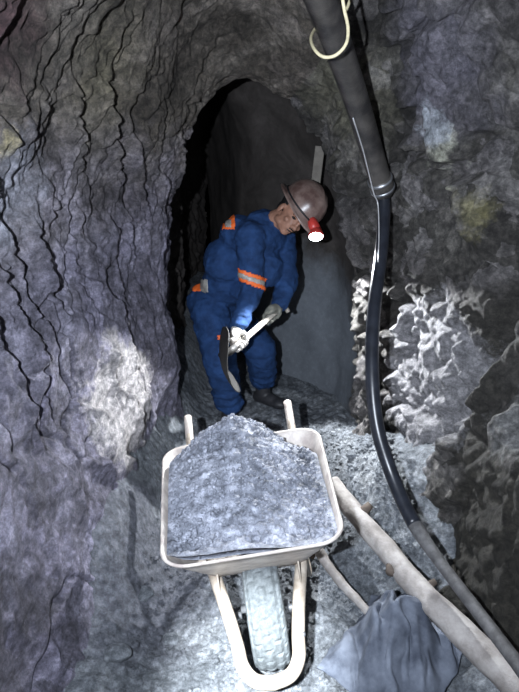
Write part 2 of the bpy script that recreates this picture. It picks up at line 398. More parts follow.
# smooth back wall inside
din = fbm(P*1.2+3, 3)*.05 + fbm(P*6+3, 3)*.006*(rightw) + leftw*((ledge-.5)*.07+mid*.03)
d = d*(1-inner)+din*inner
# pillar lip bulges into the passage
d = d+.02*np.exp(-((P[:, 1]-2.98)/.10)**2)*rightw*(1-inner)*fbm(P*np.array([5, 5, 7.])+3, 3)
d = d*sstep(-1.6, -1.2, P[:, 1])
d = d.reshape(len(ys), NU+1)
for _ in range(2):
    e = np.pad(d, 1, mode='edge'); d = (e[1:-1, 1:-1]*2+e[:-2, 1:-1]+e[2:, 1:-1]+e[1:-1, :-2]+e[1:-1, 2:])/6
d = d.ravel()
SH = (P+Nn*d[:, None]).reshape(len(ys), NU+1, 3)
def shell(name, u0, u1, y0, y1, m):
    a, b_ = int(round(u0*NU)), int(round(u1*NU)); i0, i1 = np.searchsorted(ys, y0), min(np.searchsorted(ys, y1), len(ys)-1)
    V = SH[i0:i1+1, a:b_+1].reshape(-1, 3); ny, nx = i1-i0+1, b_-a+1
    idx = np.arange(ny*nx).reshape(ny, nx)
    Fq = np.stack([idx[:-1, :-1], idx[1:, :-1], idx[1:, 1:], idx[:-1, 1:]], -1).reshape(-1, 4)
    o = obj_np(name, V, Fq, m); tag(o, kind='structure'); return o
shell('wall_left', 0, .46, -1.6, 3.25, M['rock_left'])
shell('ceiling', .46, .58, -1.6, 3.25, M['rock_ceiling'])
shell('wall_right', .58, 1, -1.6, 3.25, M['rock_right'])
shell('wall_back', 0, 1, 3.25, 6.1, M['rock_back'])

# ------------------------------------------------------------------ floor
def floor_z(x, y):
    x = np.asarray(x, float); y = np.asarray(y, float)
    z = .02+.0*x
    z = z + .30*sstep(-.36, -.66, x)*sstep(1.35, 1.9, y)                              # scree against the left wall
    z = z + .10*sstep(-.30, -.55, x)
    rm = sstep(.26, .64, x+.10*(y-2.2))*sstep(1.65, 2.25, y)*sstep(3.3, 2.2, y)
    z = z + .36*rm                                                              # mound of fines against the right wall
    z = z + .03*sstep(2.2, 2.9, y) + .10*sstep(.55, .9, x)
    return z
def grid(x0, x1, y0, y1, st):
    xs = np.arange(x0, x1+st, st); yy = np.arange(y0, y1+st, st)
    X, Y = np.meshgrid(xs, yy); return X, Y, len(xs), len(yy)
X, Y, nx, ny = grid(-1.15, 1.15, .9, 3.9, .0085)
def rub(x, y, k=1.):
    q = np.column_stack([x, y, np.zeros_like(x)])
    a1, a2, ai = worley(q*13+fbm(q*8, 2)[:, None]*.3); b1, b2, bi = worley(q*34+3); 
    return k*((.55-a1)*.034*(ai > .45)+(.5-b1)*.016+fbm(q*3+4, 4)*.03+fbm(q*40, 2)*.002)
Z = floor_z(X, Y)
qf = X.ravel(), Y.ravel()
Z = Z.ravel()+rub(*qf)
V = np.column_stack([qf[0], qf[1], Z]); idx = np.arange(nx*ny).reshape(ny, nx)
Fq = np.stack([idx[:-1, :-1], idx[:-1, 1:], idx[1:, 1:], idx[1:, :-1]], -1).reshape(-1, 4)
# coarse continuation behind the camera and into the tunnel
def slab(y0, y1, off):
    X2, Y2, a, b_ = grid(-1.15, 1.15, y0, y1, .05)
    v = np.column_stack([X2.ravel(), Y2.ravel(), floor_z(X2, Y2).ravel()+rub(X2.ravel(), Y2.ravel(), .4)-.01]); i2 = np.arange(a*b_).reshape(b_, a)+off
    return v, np.stack([i2[:-1, :-1], i2[:-1, 1:], i2[1:, 1:], i2[1:, :-1]], -1).reshape(-1, 4)
v2, f2_ = slab(-1.7, .93, len(V)); v3, f3_ = slab(3.87, 6.2, len(V)+len(v2))
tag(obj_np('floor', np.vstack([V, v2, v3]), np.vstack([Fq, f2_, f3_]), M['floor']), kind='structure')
def ground(x, y): return float(floor_z(x, y)+rub(np.array([x]), np.array([y]))[0])

# ------------------------------------------------------------------ stones
def stone_arrays(r, seed, sub=2, flat=.75):
    bm = bmesh.new(); bmesh.ops.create_icosphere(bm, subdivisions=sub, radius=1)
    bm.verts.ensure_lookup_table(); v = np.array([list(q.co) for q in bm.verts]); f = np.array([[q.index for q in p.verts] for p in bm.faces]); bm.free()
    rs = np.random.RandomState(seed)
    for k in range(9):                                       # chip flat faces off the ball
        n = rs.normal(size=3); n /= np.linalg.norm(n); h = rs.uniform(.55, .85)
        dd = v@n; over = np.clip(dd-h, 0, None); v = v-np.outer(over, n)
    v = v*rs.uniform(.7, 1.25, 3); v[:, 2] *= flat
    v = v+fbm(v*2.5+seed, 3)[:, None]*.05*v
    a = rs.uniform(0, 6.28); c, s_ = math.cos(a), math.sin(a)
    v = v@np.array([[c, s_, 0], [-s_, c, 0], [0, 0, 1]])
    return v*r, f
def scatter(name, pts, m, label, cat, kinds=14):
    base = [stone_arrays(1, 100+k, 1 if len(pts) > 250 else 2) for k in range(kinds)]
    Vs, Fs, off = [], [], 0
    for i, (x, y, z, r) in enumerate(pts):
        v, f = base[i % kinds]; a = i*2.4; c, s_ = math.cos(a), math.sin(a)
        q = v@np.array([[c, s_, 0], [-s_, c, 0], [0, 0, 1]])*r+np.array([x, y, z]); Vs.append(q); Fs.append(f+off); off += len(v)
    o = obj_np(name, np.vstack(Vs), np.vstack(Fs), m, smooth=False)
    if label: tag(o, label, cat, kind='stuff')
    return o
rs = np.random.RandomState(3); pts = []
while len(pts) < 6500:
    x, y = rs.uniform(-.46, .66), rs.uniform(1.15, 3.2)
    if rs.rand() > (1 if x > .22 and y > 1.7 else .75): continue
    r = .003+.011*rs.rand()**3+(.012*rs.rand()**5)
    pts.append((x, y, ground(x, y)+r*.2, r))
scatter('loose_gravel', pts, M['floor'], 'loose grey gravel strewn over the passage floor and the dusty mound', 'gravel')
def stone(px, py, r, seed, label, zoff=0, z=None):
    p = W(px, py, z=.08)
    for _ in range(4): p = W(px, py, z=ground(p.x, p.y)+r*.3)
    v, f = stone_arrays(r, seed, 3)
    o = obj_np('loose_stone', v, f, M['floor'], smooth=False); o.location = (p.x, p.y, p.z)
    tag(o, label, 'stone', 'loose stones on the floor'); return o
stone(142, 596, .045, 5, 'rounded grey stone on the floor left of the barrow wheel')
stone(116, 655, .050, 8, 'flat grey stone at the foot of the left wall, lower left of the photo')
stone(319, 610, .028, 12, 'angular stone between the barrow fork and the blue cloth')
stone(170, 640, .028, 17, 'small stone left of the left fork tube of the barrow')
stone(352, 455, .030, 21, 'grey stone on the mound right behind the barrow tray')
stone(398, 520, .032, 23, 'stone on the mound between the log and the black hose')

# ------------------------------------------------------------------ wheelbarrow (nose and wheel to the camera)
BX, BY = .040, 1.54
bar = empty('wheelbarrow', (BX, BY, .03), (0, math.radians(-7.0), math.radians(5.0)))
tag(bar, 'old cream painted wheelbarrow heaped with crushed ore, wheel towards the camera', 'wheelbarrow')
def rrect(hw, y0, y1, r, z, n=7, hw2=None):
    """rounded outline; hw at the nose (y0), hw2 at the back (y1)"""
    hw2 = hw2 or hw; out = []
    for (cx, cy, a0, h) in ((-1, y0, 180, hw), (1, y0, 270, hw), (1, y1, 0, hw2), (-1, y1, 90, hw2)):
        for k in range(n+1):
            a = math.radians(a0+90*k/n)
            ccx = cx*(h-r); ccy = cy+(r if cy == y0 else -r)
            out.append((ccx+r*math.cos(a), ccy+r*math.sin(a), z))
    return out
TZ = .585
Y0, Y1 = -.182, .488
def loop_z(L, f): return [(x, y, f(x, y)) for x, y, z in L]
rims = lambda x, y: TZ + .01
prof = [  # outer side then inner side
 (rrect(.185, .02, .44, .06, .345, hw2=.19), None), (rrect(.20, -.0, .47, .07, .37, hw2=.195), None),
 (rrect(.255, Y0+.015, Y1-.02, .075, TZ-.03, hw2=.282), None), (rrect(.268, Y0-.004, Y1-.002, .08, TZ, hw2=.300), None),
 (rrect(.276, Y0-.012, Y1+.006, .085, TZ+.001, hw2=.308), None), (rrect(.280, Y0-.016, Y1+.010, .088, TZ+.008, hw2=.312), None),
 (rrect(.276, Y0-.012, Y1+.006, .085, TZ+.014, hw2=.308), None), (rrect(.268, Y0-.004, Y1-.002, .08, TZ+.008, hw2=.300), None),
 (rrect(.252, Y0+.018, Y1-.023, .073, TZ-.03, hw2=.279), None), (rrect(.197, .003, .467, .068, .374, hw2=.19), None), (rrect(.182, .023, .437, .058, .350, hw2=.187), None)]
bm = bmesh.new(); rings = [[bm.verts.new(p) for p in L] for L, _ in prof]
for a, b_ in zip(rings, rings[1:]):
    n = len(a)
    for k in range(n): bm.faces.new((a[k], a[(k+1) % n], b_[(k+1) % n], b_[k]))
bm.faces.new(rings[0]); bm.faces.new(rings[-1][::-1])
obj('tray', bm, M['tray'], bar)
# frame: two tubes from the handles, under the tray, round the wheel to the front
for sx in (-1, 1):
    pts = [(sx*.222, .68, .54), (sx*.218, .56, .49), (sx*.20, .45, .36), (sx*.17, .15, .335), (sx*.148, .03, .335), (sx*.118, -.08, .285), (sx*.098, -.16, .23), (sx*.088, -.205, .185),
           (sx*.055, -.235, .155), (-sx*.004, -.245, .145)]
    t = tube('frame_tube', pts, lambda t_: .0160+.0055*min(1, max(0, (t_-.2)/.2)), M['frame'], bar, 14, 60)
    tube('grip', [(sx*.219, .60, .506), (sx*.226, .78, .578)], .0175, M['tray'], bar, 14, 6)
    # rear leg
    tube('leg', [(sx*.19, .38, .345), (sx*.20, .42, .2), (sx*.20, .44, .02), (sx*.20, .36, .005), (sx*.19, .30, .05), (sx*.17, .16, .32)], .013, M['frame'], bar, 10, 30)
    bm = bmesh.new(); box_bm(bm, (sx*.135, -.02, .36), (.006, .03, .10), Matrix.Rotation(math.radians(-18), 4, 'X'), .002)
    obj('bracket', bm, M['frame'], bar)
    bm = bmesh.new(); tube_bm(bm, [(sx*.080, .0, .185), (sx*.125, .0, .185)], .012, 10); box_bm(bm, (sx*.113, 0, .235), (.006, .05, .15), None, .002)
    obj('axle_hanger', bm, M['steel'], bar)
    bm = bmesh.new(); ball(bm, (sx*.112, -.165, .235), (.010, .010, .010), sub=2); obj('bolt', bm, M['steel'], bar)
tube('front_brace', [(-.14, .09, .337), (0, .09, .337), (.14, .09, .337)], .012, M['frame'], bar, 10, 10)
# wheel
wr, ww = .200, .062
wh = empty('wheel', (0.005, .02, wr-.012)); wh.parent = bar
prof2 = []
for k in range(17):
    a = -math.pi/2+math.pi*k/16; prof2.append((ww*math.sin(a), wr-.045+.045*max(0, math.cos(a))**.55))
bm = bmesh.new(); nseg = 120; R_ = []
for i in range(nseg):
    a = 2*math.pi*i/nseg; ring = []
    for j, (x, r) in enumerate(prof2):
        tread = 0
        if abs(x) < .052: tread = -.0045 if ((j % 3 == 0) or (i+(j//3)*2) % 5 == 0) else 0
        ring.append(bm.verts.new((x, (r+tread)*math.sin(a), (r+tread)*math.cos(a))))
    R_.append(ring)
for i in range(nseg):
    a, b_ = R_[i], R_[(i+1) % nseg]
    for j in range(len(prof2)-1): bm.faces.new((a[j], a[j+1], b_[j+1], b_[j]))
    bm.faces.new((a[-1], a[0], b_[0], b_[-1]))
obj('tyre', bm, M['tyre'], wh, smooth=False)
bm = bmesh.new()
tube_bm(bm, [(x, 0, 0) for x in (-.040, -.034, -.03, -.012, .012, .03, .034, .040)], [.134, .134, .11, .05, .05, .11, .134, .134], 40)
tube_bm(bm, [(-.085, 0, 0), (.085, 0, 0)], .012, 12)
obj('rim', bm, M['steel'], wh)

# load
BM = Matrix.Translation((BX, BY, .03)) @ Matrix.Rotation(math.radians(5.0), 4, 'Z') @ Matrix.Rotation(math.radians(-7.0), 4, 'Y')
def load_h(x, y):
    c = np.hypot((x+.02)/.30, (y-.36)/np.where(y > .36, .26, .58))
    return TZ-.006+.185*np.clip(1-c, 0, 1)**1.15+.010*sstep(.2, -.2, x)-drop_at(x, y)
def drop_at(x, y): return .075*sstep(.06, .22, x)*sstep(.30, .46, y)+.035*sstep(-.14, -.24, x)*sstep(.34, .48, y)
def hw_at(y): return .252+(.277-.252)*(y-Y0)/(Y1-Y0)
nxx, nyy = 110, 150; V = []; 
tt = np.linspace(-1, 1, nxx); ss = np.linspace(0, 1, nyy)
Tm, Sm = np.meshgrid(tt, ss); Yl = Y0-.001+(Y1-.006-Y0)*Sm
# rounded corners: pull width in near the ends
cr = .07; dy = np.minimum(Sm*(Y1-Y0), (1-Sm)*(Y1-Y0)); pull = np.where(dy < cr, cr-np.sqrt(np.clip(cr**2-(cr-dy)**2, 0, None)), 0)
Xl = Tm*(hw_at(Yl)+.006-pull)
dr0 = drop_at(Xl, Yl)*.62; Xl = Xl-np.sign(Xl)*dr0*np.abs(Tm)**3; Yl = Yl-dr0*Sm**3
q = np.column_stack([Xl.ravel(), Yl.ravel(), 0*Xl.ravel()])
a1, a2, ai = worley(q*26); b1, b2, bi = worley(q*60+3)
rimw = sstep(1, .93, np.abs(Tm.ravel()))*sstep(0, .05, Sm.ravel())
Zl = load_h(q[:, 0], q[:, 1])+(.018-.010*Tm.ravel())*(1-sstep(0, .10, Sm.ravel()))+((.5-a1)*.018*(ai > .4)+(.5-b1)*.010+fbm(q*9, 3)*.010)*rimw
edgeTop = np.column_stack([q[:, 0], q[:, 1], Zl]); idx = np.arange(nxx*nyy).reshape(nyy, nxx)
Fq = [list(f) for f in np.stack([idx[:-1, :-1], idx[:-1, 1:], idx[1:, 1:], idx[1:, :-1]], -1).reshape(-1, 4)]
per = list(idx[0, :])+list(idx[1:, -1])+list(idx[-1, :-1][::-1])+list(idx[1:-1, 0][::-1])
base_c = np.array([0, .2, 0]); low = []
for k in per:
    p = edgeTop[k]; low.append([p[0]*.86, .2+(p[1]-.2)*.84, p[2]-.07])
off = len(edgeTop); low = np.array(low); m_ = len(per)
for k in range(m_): Fq.append([int(per[k]), int(per[(k+1) % m_]), off+(k+1) % m_, off+k])
Fq.append([off+k for k in range(m_)][::-1])
VV = np.vstack([edgeTop, low]); VV = np.array([list(BM @ Vector(p)) for p in VV])
ore = obj_np('ore_load', VV, Fq, M['ore']); tag(ore, 'heap of crushed grey ore filling the wheelbarrow tray', 'ore', kind='stuff')
rs = np.random.RandomState(5); pts = []
while len(pts) < 3600:
    x, y = rs.uniform(-.26, .26), rs.uniform(Y0+.012, Y1-.02)
    if abs(x) > hw_at(y)-.012-.06*(min(y-Y0, Y1-y) < .04): continue
    r = .0025+.009*rs.rand()**4
    p = BM @ Vector((x, y, float(load_h(np.array(x), np.array(y)))+r*.5)); pts.append((p.x, p.y, p.z, r))
lumps = scatter('ore_lumps', pts, M['ore'], None, None)
lumps.parent = ore; lumps['kind'] = 'stuff'

# ------------------------------------------------------------------ logs, cloth, pipe, hose, board
def log(name, ctrl, r0, r1, label, cat, seed, stubs=(), n=80, seg=22):
    root = empty(name, tuple(ctrl[0])); tag(root, label, cat); o0 = Vector(ctrl[0])
    path = catmull([Vector(c)-o0 for c in ctrl], n)
    def rf(t):
        def g(a):
            q = np.array([[t*7+seed, math.cos(a)*.8, math.sin(a)*.8]])
            return (r0+(r1-r0)*t)*(1+.13*fbm(q*1.4, 4)[0])
        return g
    bm = bmesh.new(); tube_bm(bm, path, rf, seg)
    obj('trunk', bm, M['wood'], root)
    for (t, dv_, ln, rr) in stubs:
        p = Vector(path[int(t*n)]); dv_ = Vector(dv_).normalized()
        bm = bmesh.new(); tube_bm(bm, [p, p+dv_*ln*.6, p+dv_*ln], [rr*1.3, rr, rr*.8], 12)
        obj('branch_stub', bm, M['wooddark'], root)
    return root
LL = [W(333, 484, z=.28), W(358, 517, z=.265), W(389, 553, z=.25), W(418, 588, z=.235), W(462, 632, z=.22), W(532, 702, z=.20)]
log('timber_log', LL, .038, .047, 'long pale stripped log lying on the floor right of the barrow', 'log', 2,
    [(.20, (.7, .3, .6), .075, .020), (.44, (-.35, -.75, -.1), .07, .022), (.62, (.8, .2, .4), .065, .014)])
B0, B1, B2 = W(312, 540, z=.20), W(335, 575, z=.13), W(368, 612, z=.09)
log('broken_branch', [B0, B1, B2], .022, .016, 'short pale crooked branch under the log beside the barrow', 'branch', 9, [(.1, (-.3, -.4, -.6), .05, .010)], 30, 12)

# cloth: crumpled over the floor stones
def cloth():
    n = 130; xs = np.linspace(-1, 1, n); Xc, Yc = np.meshgrid(xs, xs)
    a = .155; x0, y0 = .47, 1.50
    ang = math.radians(-38); wx = Xc*a*1.15; wy = Yc*a*1.35
    q = np.column_stack([Xc.ravel()*1.3, Yc.ravel()*1.3, 0*Xc.ravel()])
    ox = fbm(q*1.1+3, 3).reshape(n, n)*.03; oy = fbm(q*1.1+9, 3).reshape(n, n)*.03
    PX = x0+math.cos(ang)*wx-math.sin(ang)*wy+ox; PY = y0+math.sin(ang)*wx+math.cos(ang)*wy+oy
    fold = ridged(np.column_stack([Xc.ravel()*.9+Yc.ravel()*.5, Yc.ravel()*.30, 0*Xc.ravel()])*1.7+2.9, 2, .3).reshape(n, n)
    hump = np.exp(-((Xc+.1)**2*1.6+(Yc-.15)**2*1.1))
    h = .17*hump+(fold-.75)*.10*(.35+hump)+ .004*fbm(q*5, 2).reshape(n, n)
    e = np.maximum(np.abs(Xc), np.abs(Yc)); h = h*(1-e**6)+.022
    PZ = floor_z(PX, PY)+h
    V = np.column_stack([PX.ravel(), PY.ravel(), PZ.ravel()]); idx = np.arange(n*n).reshape(n, n)
    Fq = np.stack([idx[:-1, :-1], idx[:-1, 1:], idx[1:, 1:], idx[1:, :-1]], -1).reshape(-1, 4)
    o = obj_np('cloth_sack', V, Fq, M['sack'])
    sd = o.modifiers.new('thickness', 'SOLIDIFY'); sd.thickness = .006; sd.offset = 1
    tag(o, 'crumpled dirty blue-grey cloth sack lying below the log', 'sack')
cloth()

# pipe
pp = [W(305, -40, t=1.50), W(328, 18, t=1.72), W(353, 90, t=2.06), W(370, 145, t=2.32), W(383, 190, t=2.50)]
pr = empty('air_pipe', tuple(pp[0])); tag(pr, 'thick muddy black pipe slanting down from the roof on the right', 'pipe')
rel = [p-pp[0] for p in pp]
tube('pipe_body', rel, .0465, M['pipe'], pr, 24, 50)
dd = (rel[-1]-rel[-2]).normalized()
tube('coupling', [rel[-1]-dd*.07, rel[-1]-dd*.05, rel[-1]+dd*.0, rel[-1]+dd*.02], [.048, .052, .052, .044], M['pipe'], pr, 24)
for k in (-.058, -.012):
    tube('clamp_band', [rel[-1]+dd*(k-.006), rel[-1]+dd*(k+.006)], .0545, M['steel'], pr, 24)
hp = [pp[-1]+dd*.015, W(384, 215, t=2.50), W(381, 255, t=2.44), W(374, 310, t=2.34), W(372, 370, t=2.26), W(377, 425, t=2.22), W(392, 475, t=2.18), W(412, 520, t=2.08), W(440, 562, t=1.95), W(478, 612, t=1.78), W(516, 662, t=1.62), W(552, 712, t=1.50)]
hr = empty('rubber_hose', tuple(hp[0])); tag(hr, 'black rubber hose hanging from the pipe and trailing down to the floor', 'hose')
path = catmull([p-hp[0] for p in hp], 150); cut = 97
tube('hose_body', path[:cut+1], .0275, M['hose'], hr, 18)
tag(tube('hose_end', path[cut-1:], lambda t_: .0268-.006*min(1, t_*4), M['hosedust'], hr, 18), 'dusty grey lower stretch of hose')
# pale wire along pipe and hose
wp = [W(353, 118, t=2.13), W(363, 150, t=2.27), W(370, 178, t=2.39), W(374, 194, t=2.43), W(378, 205, t=2.455), W(379, 235, t=2.44), W(378, 262, t=2.39)]
tag(tube('thin_wire', wp, .0026, M['wire'], None, 8, 50), 'thin pale wire running down the pipe onto the top of the hose', 'wire')
# cord looped round the pipe
rp = [W(341, -12, t=1.55), W(344, 8, t=1.57), W(348, 28, t=1.61), W(346, 44, t=1.65), W(336, 55, t=1.67), W(324, 57, t=1.68), W(315, 50, t=1.70), W(311, 38, t=1.77), W(318, 26, t=1.86), W(334, 20, t=1.88), W(346, 10, t=1.82), W(352, -8, t=1.75)]
tag(tube('cord_loop', rp, .0050, M['rope'], None, 8, 90), 'yellowish cord looped under the thick pipe near the roof', 'cord')
# board in the dark behind the miner
a, b_ = W(312, 212, y=3.52), W(320, 146, y=3.50)
bm = bmesh.new(); dz = (b_-a); L = dz.length; dz.normalize(); sx_ = dz.cross(Vector((0, 1, 0))).normalized(); nn_ = sx_.cross(dz)
R = Matrix((sx_, nn_, dz)).transposed().to_4x4()
box_bm(bm, (0, 0, 0), (.055, .022, L), R, .003)
o = obj('wooden_board', bm, M['board'], None, False); o.location = (a+b_)/2; tag(o, 'narrow weathered board leaning behind the miner\'s helmet', 'board')

# ------------------------------------------------------------------ miner
pel = W(212, 303, y=3.36); neck = W(273, 222, y=3.20); hd = W(293, 214, y=3.13)
shR = W(250, 236, y=3.08); shL = W(283, 240, y=3.32)
elR = W(252, 291, y=3.02); wrR = W(237, 328, y=2.86)
elL = W(287, 284, y=3.20); wrL = W(278, 308, y=3.08)
hipR = W(210, 312, y=3.27); hipL = W(222, 308, y=3.46)
knR = W(220, 360, y=3.14); anR = W(229, 402, y=3.25)
knL = W(260, 348, y=3.30); anL = W(263, 378, y=3.50)
root = empty('person', (pel.x, pel.y, .12))
tag(root, 'person in blue coverall and brown miner helmet stooping with a shovel behind the wheelbarrow', 'person')
root_off = root.location.copy()
def done(o):                                                  # meshes are in world coordinates
    o.matrix_parent_inverse = Matrix.Translation(-root_off); return o
fw = Vector((.27, -.84, -.44)).normalized(); upv = Vector((.70, -.12, .66)); upv = (upv-fw*upv.dot(fw)).normalized(); rt = fw.cross(upv).normalized()
HR = Matrix((rt, fw, upv)).transposed()                        # local x = his right, y = face, z = crown
def H(x, y, z): return hd+HR @ Vector((x, y, z))
def chest(t): return pel.lerp(neck, t)
tdir = (neck-pel).normalized(); tl = (shL-shR).normalized(); tf = tl.cross(tdir).normalized()
TR = Matrix((tl, tf, tdir)).transposed()
# body
bm = bmesh.new()
ball(bm, H(0, -.012, .035), (.076, .094, .088), HR)            # skull
ball(bm, H(0, .022, -.035), (.060, .066, .075), HR)            # face
ball(bm, H(0, .052, -.088), (.030, .026, .022), HR, 2)         # chin
for s_ in (-1, 1):
    ball(bm, H(s_*.040, .055, -.030), (.024, .020, .020), HR, 2)   # cheekbone
    ball(bm, H(s_*.034, .076, .022), (.028, .012, .009), HR, 2)    # brow
    ball(bm, H(s_*.080, -.010, -.018), (.010, .018, .032), HR, 2)  # ear
    ball(bm, H(s_*.048, .010, -.072), (.020, .035, .022), HR, 2)   # jaw
ball(bm, H(0, .092, -.005), (.010, .012, .028), HR, 2)         # nose bridge
ball(bm, H(0, .100, -.030), (.017, .015, .013), HR, 2)         # nose tip
for s_ in (-1, 1): ball(bm, H(s_*.013, .092, -.033), (.010, .012, .009), HR, 2)
ball(bm, H(0, .078, -.058), (.024, .012, .007), HR, 2); ball(bm, H(0, .076, -.068), (.021, .012, .007), HR, 2)
limb(bm, H(0, -.03, -.04), .055, neck+tdir*.0-tf*.0, .060)
ball(bm, chest(.78), (.15, .09, .14), TR); ball(bm, chest(.4), (.13, .09, .16), TR); ball(bm, pel, (.14, .10, .11), TR)
limb(bm, neck, .055, chest(.7), .09)
for a, ra, b_, rb, c, rc in ((shR, .048, elR, .038, wrR, .026), (shL, .048, elL, .038, wrL, .026)):
    limb(bm, chest(.82), .06, a, ra); limb(bm, a, ra, b_, rb); limb(bm, b_, rb, c, rc)
for a, b_, c in ((hipR, knR, anR), (hipL, knL, anL)): limb(bm, pel, .08, a, .07); limb(bm, a, .07, b_, .05); limb(bm, b_, .048, c, .035)
body = done(fuse('body', bm, .0048, M['skin'], root, 3))
bm = bmesh.new()
for s_ in (-1, 1): ball(bm, H(s_*.032, .071, .002), (.015, .010, .0065), HR, 2)
for s_ in (-1, 1): tube_bm(bm, [H(s_*.014, .087, .018), H(s_*.034, .088, .023), H(s_*.056, .072, .018)], .0035, 6)
done(obj('eye_and_brow', bm, M['hair'], root))
bm = bmesh.new(); tube_bm(bm, [H(-.020, .084, -.063), H(0, .090, -.062), H(.020, .084, -.063)], .0028, 6); tube_bm(bm, [H(-.018, .088, -.050), H(0, .092, -.048), H(.018, .088, -.050)], .0028, 6)
done(obj('moustache', bm, M['hair'], root))
bm = bmesh.new(); ball(bm, H(0, -.030, .030), (.081, .088, .080), HR); ball(bm, H(0, -.065, -.02), (.062, .045, .05), HR)
done(obj('hair', bm, M['hair'], root))
# coverall
bm = bmesh.new()
ball(bm, chest(.80), (.205, .125, .15), TR); ball(bm, chest(.58), (.180, .125, .18), TR); ball(bm, chest(.30), (.165, .130, .20), TR)
ball(bm, pel, (.165, .135, .15), TR); ball(bm, chest(.9)-tf*.03, (.15, .09, .10), TR); ball(bm, W(240, 236, y=3.22), (.115, .12, .115)); ball(bm, W(226, 262, y=3.25), (.13, .14, .14)); ball(bm, W(262, 268, y=3.18), (.12, .11, .12)); ball(bm, W(246, 288, y=3.2), (.10, .10, .08))
limb(bm, neck-tdir*.03, .078, chest(.75), .12)
for a, b_, c in ((shR, elR, wrR), (shL, elL, wrL)):
    limb(bm, chest(.82), .09, a, .078); limb(bm, a, .080, b_, .062); limb(bm, b_, .062, b_.lerp(c, .9), .046)
for a, b_, c in ((hipR, knR, anR), (hipL, knL, anL)):
    limb(bm, pel, .12, a, .115); limb(bm, a, .118, b_, .100); limb(bm, b_, .098, c, .086); ball(bm, c, (.092, .092, .045))
def folds(v):
    a = ridged(v*np.array([7, 7, 11.])+3, 3)-1.0; b2 = fbm(v*np.array([14, 14, 22.])+9, 3)
    low = np.exp(-((v[:, 2]-.25)/.12)**2)
    ring = np.sin(v[:, 2]*95+fbm(v*6, 2)*5)*.006*low
    return a*.011+b2*.005+ring
cov = done(fuse('coverall', bm, .008, M['denim'], root, 5, folds))
# collar
def ringpts(c, ax, r, n=28, sq=1.0):
    ax = ax.normalized(); a = ax.cross(Vector((0, 0, 1))).normalized(); b2 = ax.cross(a)
    return [c+(a*math.cos(2*math.pi*k/n)+b2*math.sin(2*math.pi*k/n)*sq)*r for k in range(n+1)]
done(obj('collar', tube_bm(bmesh.new(), ringpts(neck+tdir*.02, tdir, .073), .017, 8), M['denim'], cov))
def band(src, c, ax, half, off, m, name, extra=None):
    ax = ax.normalized()
    def test(p, n):
        q = p-c; return abs(q.dot(ax)) < half and q.length < .16 and (extra is None or extra(p, n))
    return patch(name, src, test, off, m, src)
ar = (elR-shR)
armtest = lambda p, n: (p-(shR.lerp(elR, .78))).length < .098 and n.y < .35
tilt = ar.normalized()+Vector((-.42, 0, 0))
band(cov, shR.lerp(elR, .78), tilt, .030, .005, M['orange'], 'orange_band', armtest)
band(cov, shR.lerp(elR, .78), tilt, .012, .008, M['silver'], 'reflective_strip', armtest)
# shoulder patch, waist patch, knee patch
def sq(px, py, y, r, m, name, off=.005, w_=None):
    c = W(px, py, y=y); view = (Vector((0, 0, CAMZ))-c).normalized(); sxv = view.cross(Vector((0, 0, 1))).normalized()*-1; szv = view.cross(sxv)
    def test(p, n):
        q = p-c; return abs(q.dot(sxv)) < r[0] and abs(q.dot(szv)) < r[1] and n.dot(view) > .05 and abs(q.dot(view)) < .3
    return patch(name, cov, test, off, m, cov)
sq(229, 222, 3.15, (.034, .040), M['orange'], 'orange_shoulder_patch'); sq(229, 224, 3.15, (.016, .018), M['silver'], 'reflective_strip', .008)
sq(197, 284, 3.2, (.025, .045), M['orange'], 'orange_waist_patch'); sq(205, 286, 3.2, (.022, .035), M['silver'], 'reflective_strip', .008)
sq(223, 337, 3.1, (.030, .012), M['orange'], 'orange_knee_patch', .006)
# boots
for an, dr_ in ((anR, Vector((.35, -.9, 0))), (anL, Vector((.75, -.6, 0)))):
    dr_.normalize(); g = ground(an.x, an.y)+.105
    bm = bmesh.new(); limb(bm, an+Vector((0, 0, .04)), .052, Vector((an.x, an.y, g-.05)), .050)
    rz = Matrix.Rotation(math.atan2(dr_.y, dr_.x), 3, 'Z')
    ball(bm, Vector((an.x, an.y, g-.06))+dr_*.05, (.10, .046, .045), rz); ball(bm, Vector((an.x, an.y, g-.065))+dr_*.13, (.065, .050, .038), rz)
    ball(bm, Vector((an.x, an.y, g-.06))-dr_*.03, (.05, .045, .045), rz)
    done(fuse('boot', bm, .008, M['boot'], root, 3))
# helmet
bm = bmesh.new(); n = 48; rings = []
prof3 = [(r_*1.12, z_*1.06) for r_, z_ in [(.152, -.006), (.147, .002), (.120, .006), (.116, .030), (.113, .060), (.102, .092), (.082, .118), (.052, .136), (.022, .144), (.001, .146)]]
HT = Matrix.Rotation(math.radians(-3), 3, 'X')
def hp_(x, y, z): return H(*(HT @ Vector((x, y, z))+Vector((0, .0, .048))))
for k, (r, z) in enumerate(prof3):
    ring = []
    for i in range(n):
        a = 2*math.pi*i/n; rx, ry = r*.88, r*1.06; zz = z
        if k < 2: ry += .018*max(0, math.sin(a))**2; zz = z-.008*max(0, math.sin(a))**2+.010*math.cos(a)**2
        dome = 0
        if k > 3: dome = .006*math.exp(-((r*math.cos(a))/.012)**2)+.004*math.exp(-((abs(r*math.cos(a))-.045)/.009)**2)
        ring.append(bm.verts.new(hp_(rx*math.cos(a), ry*math.sin(a), zz+dome)))
    rings.append(ring)
for a, b_ in zip(rings, rings[1:]):
    for k in range(n): bm.faces.new((a[k], a[(k+1) % n], b_[(k+1) % n], b_[k]))
bm.faces.new(rings[-1])
hel = done(obj('helmet', bm, M['helmet'], root))
sd = hel.modifiers.new('thickness', 'SOLIDIFY'); sd.thickness = .004; sd.offset = -1
band_pts = [hp_(.119*math.cos(2*math.pi*k/40), .142*math.sin(2*math.pi*k/40), .022) for k in range(41)]
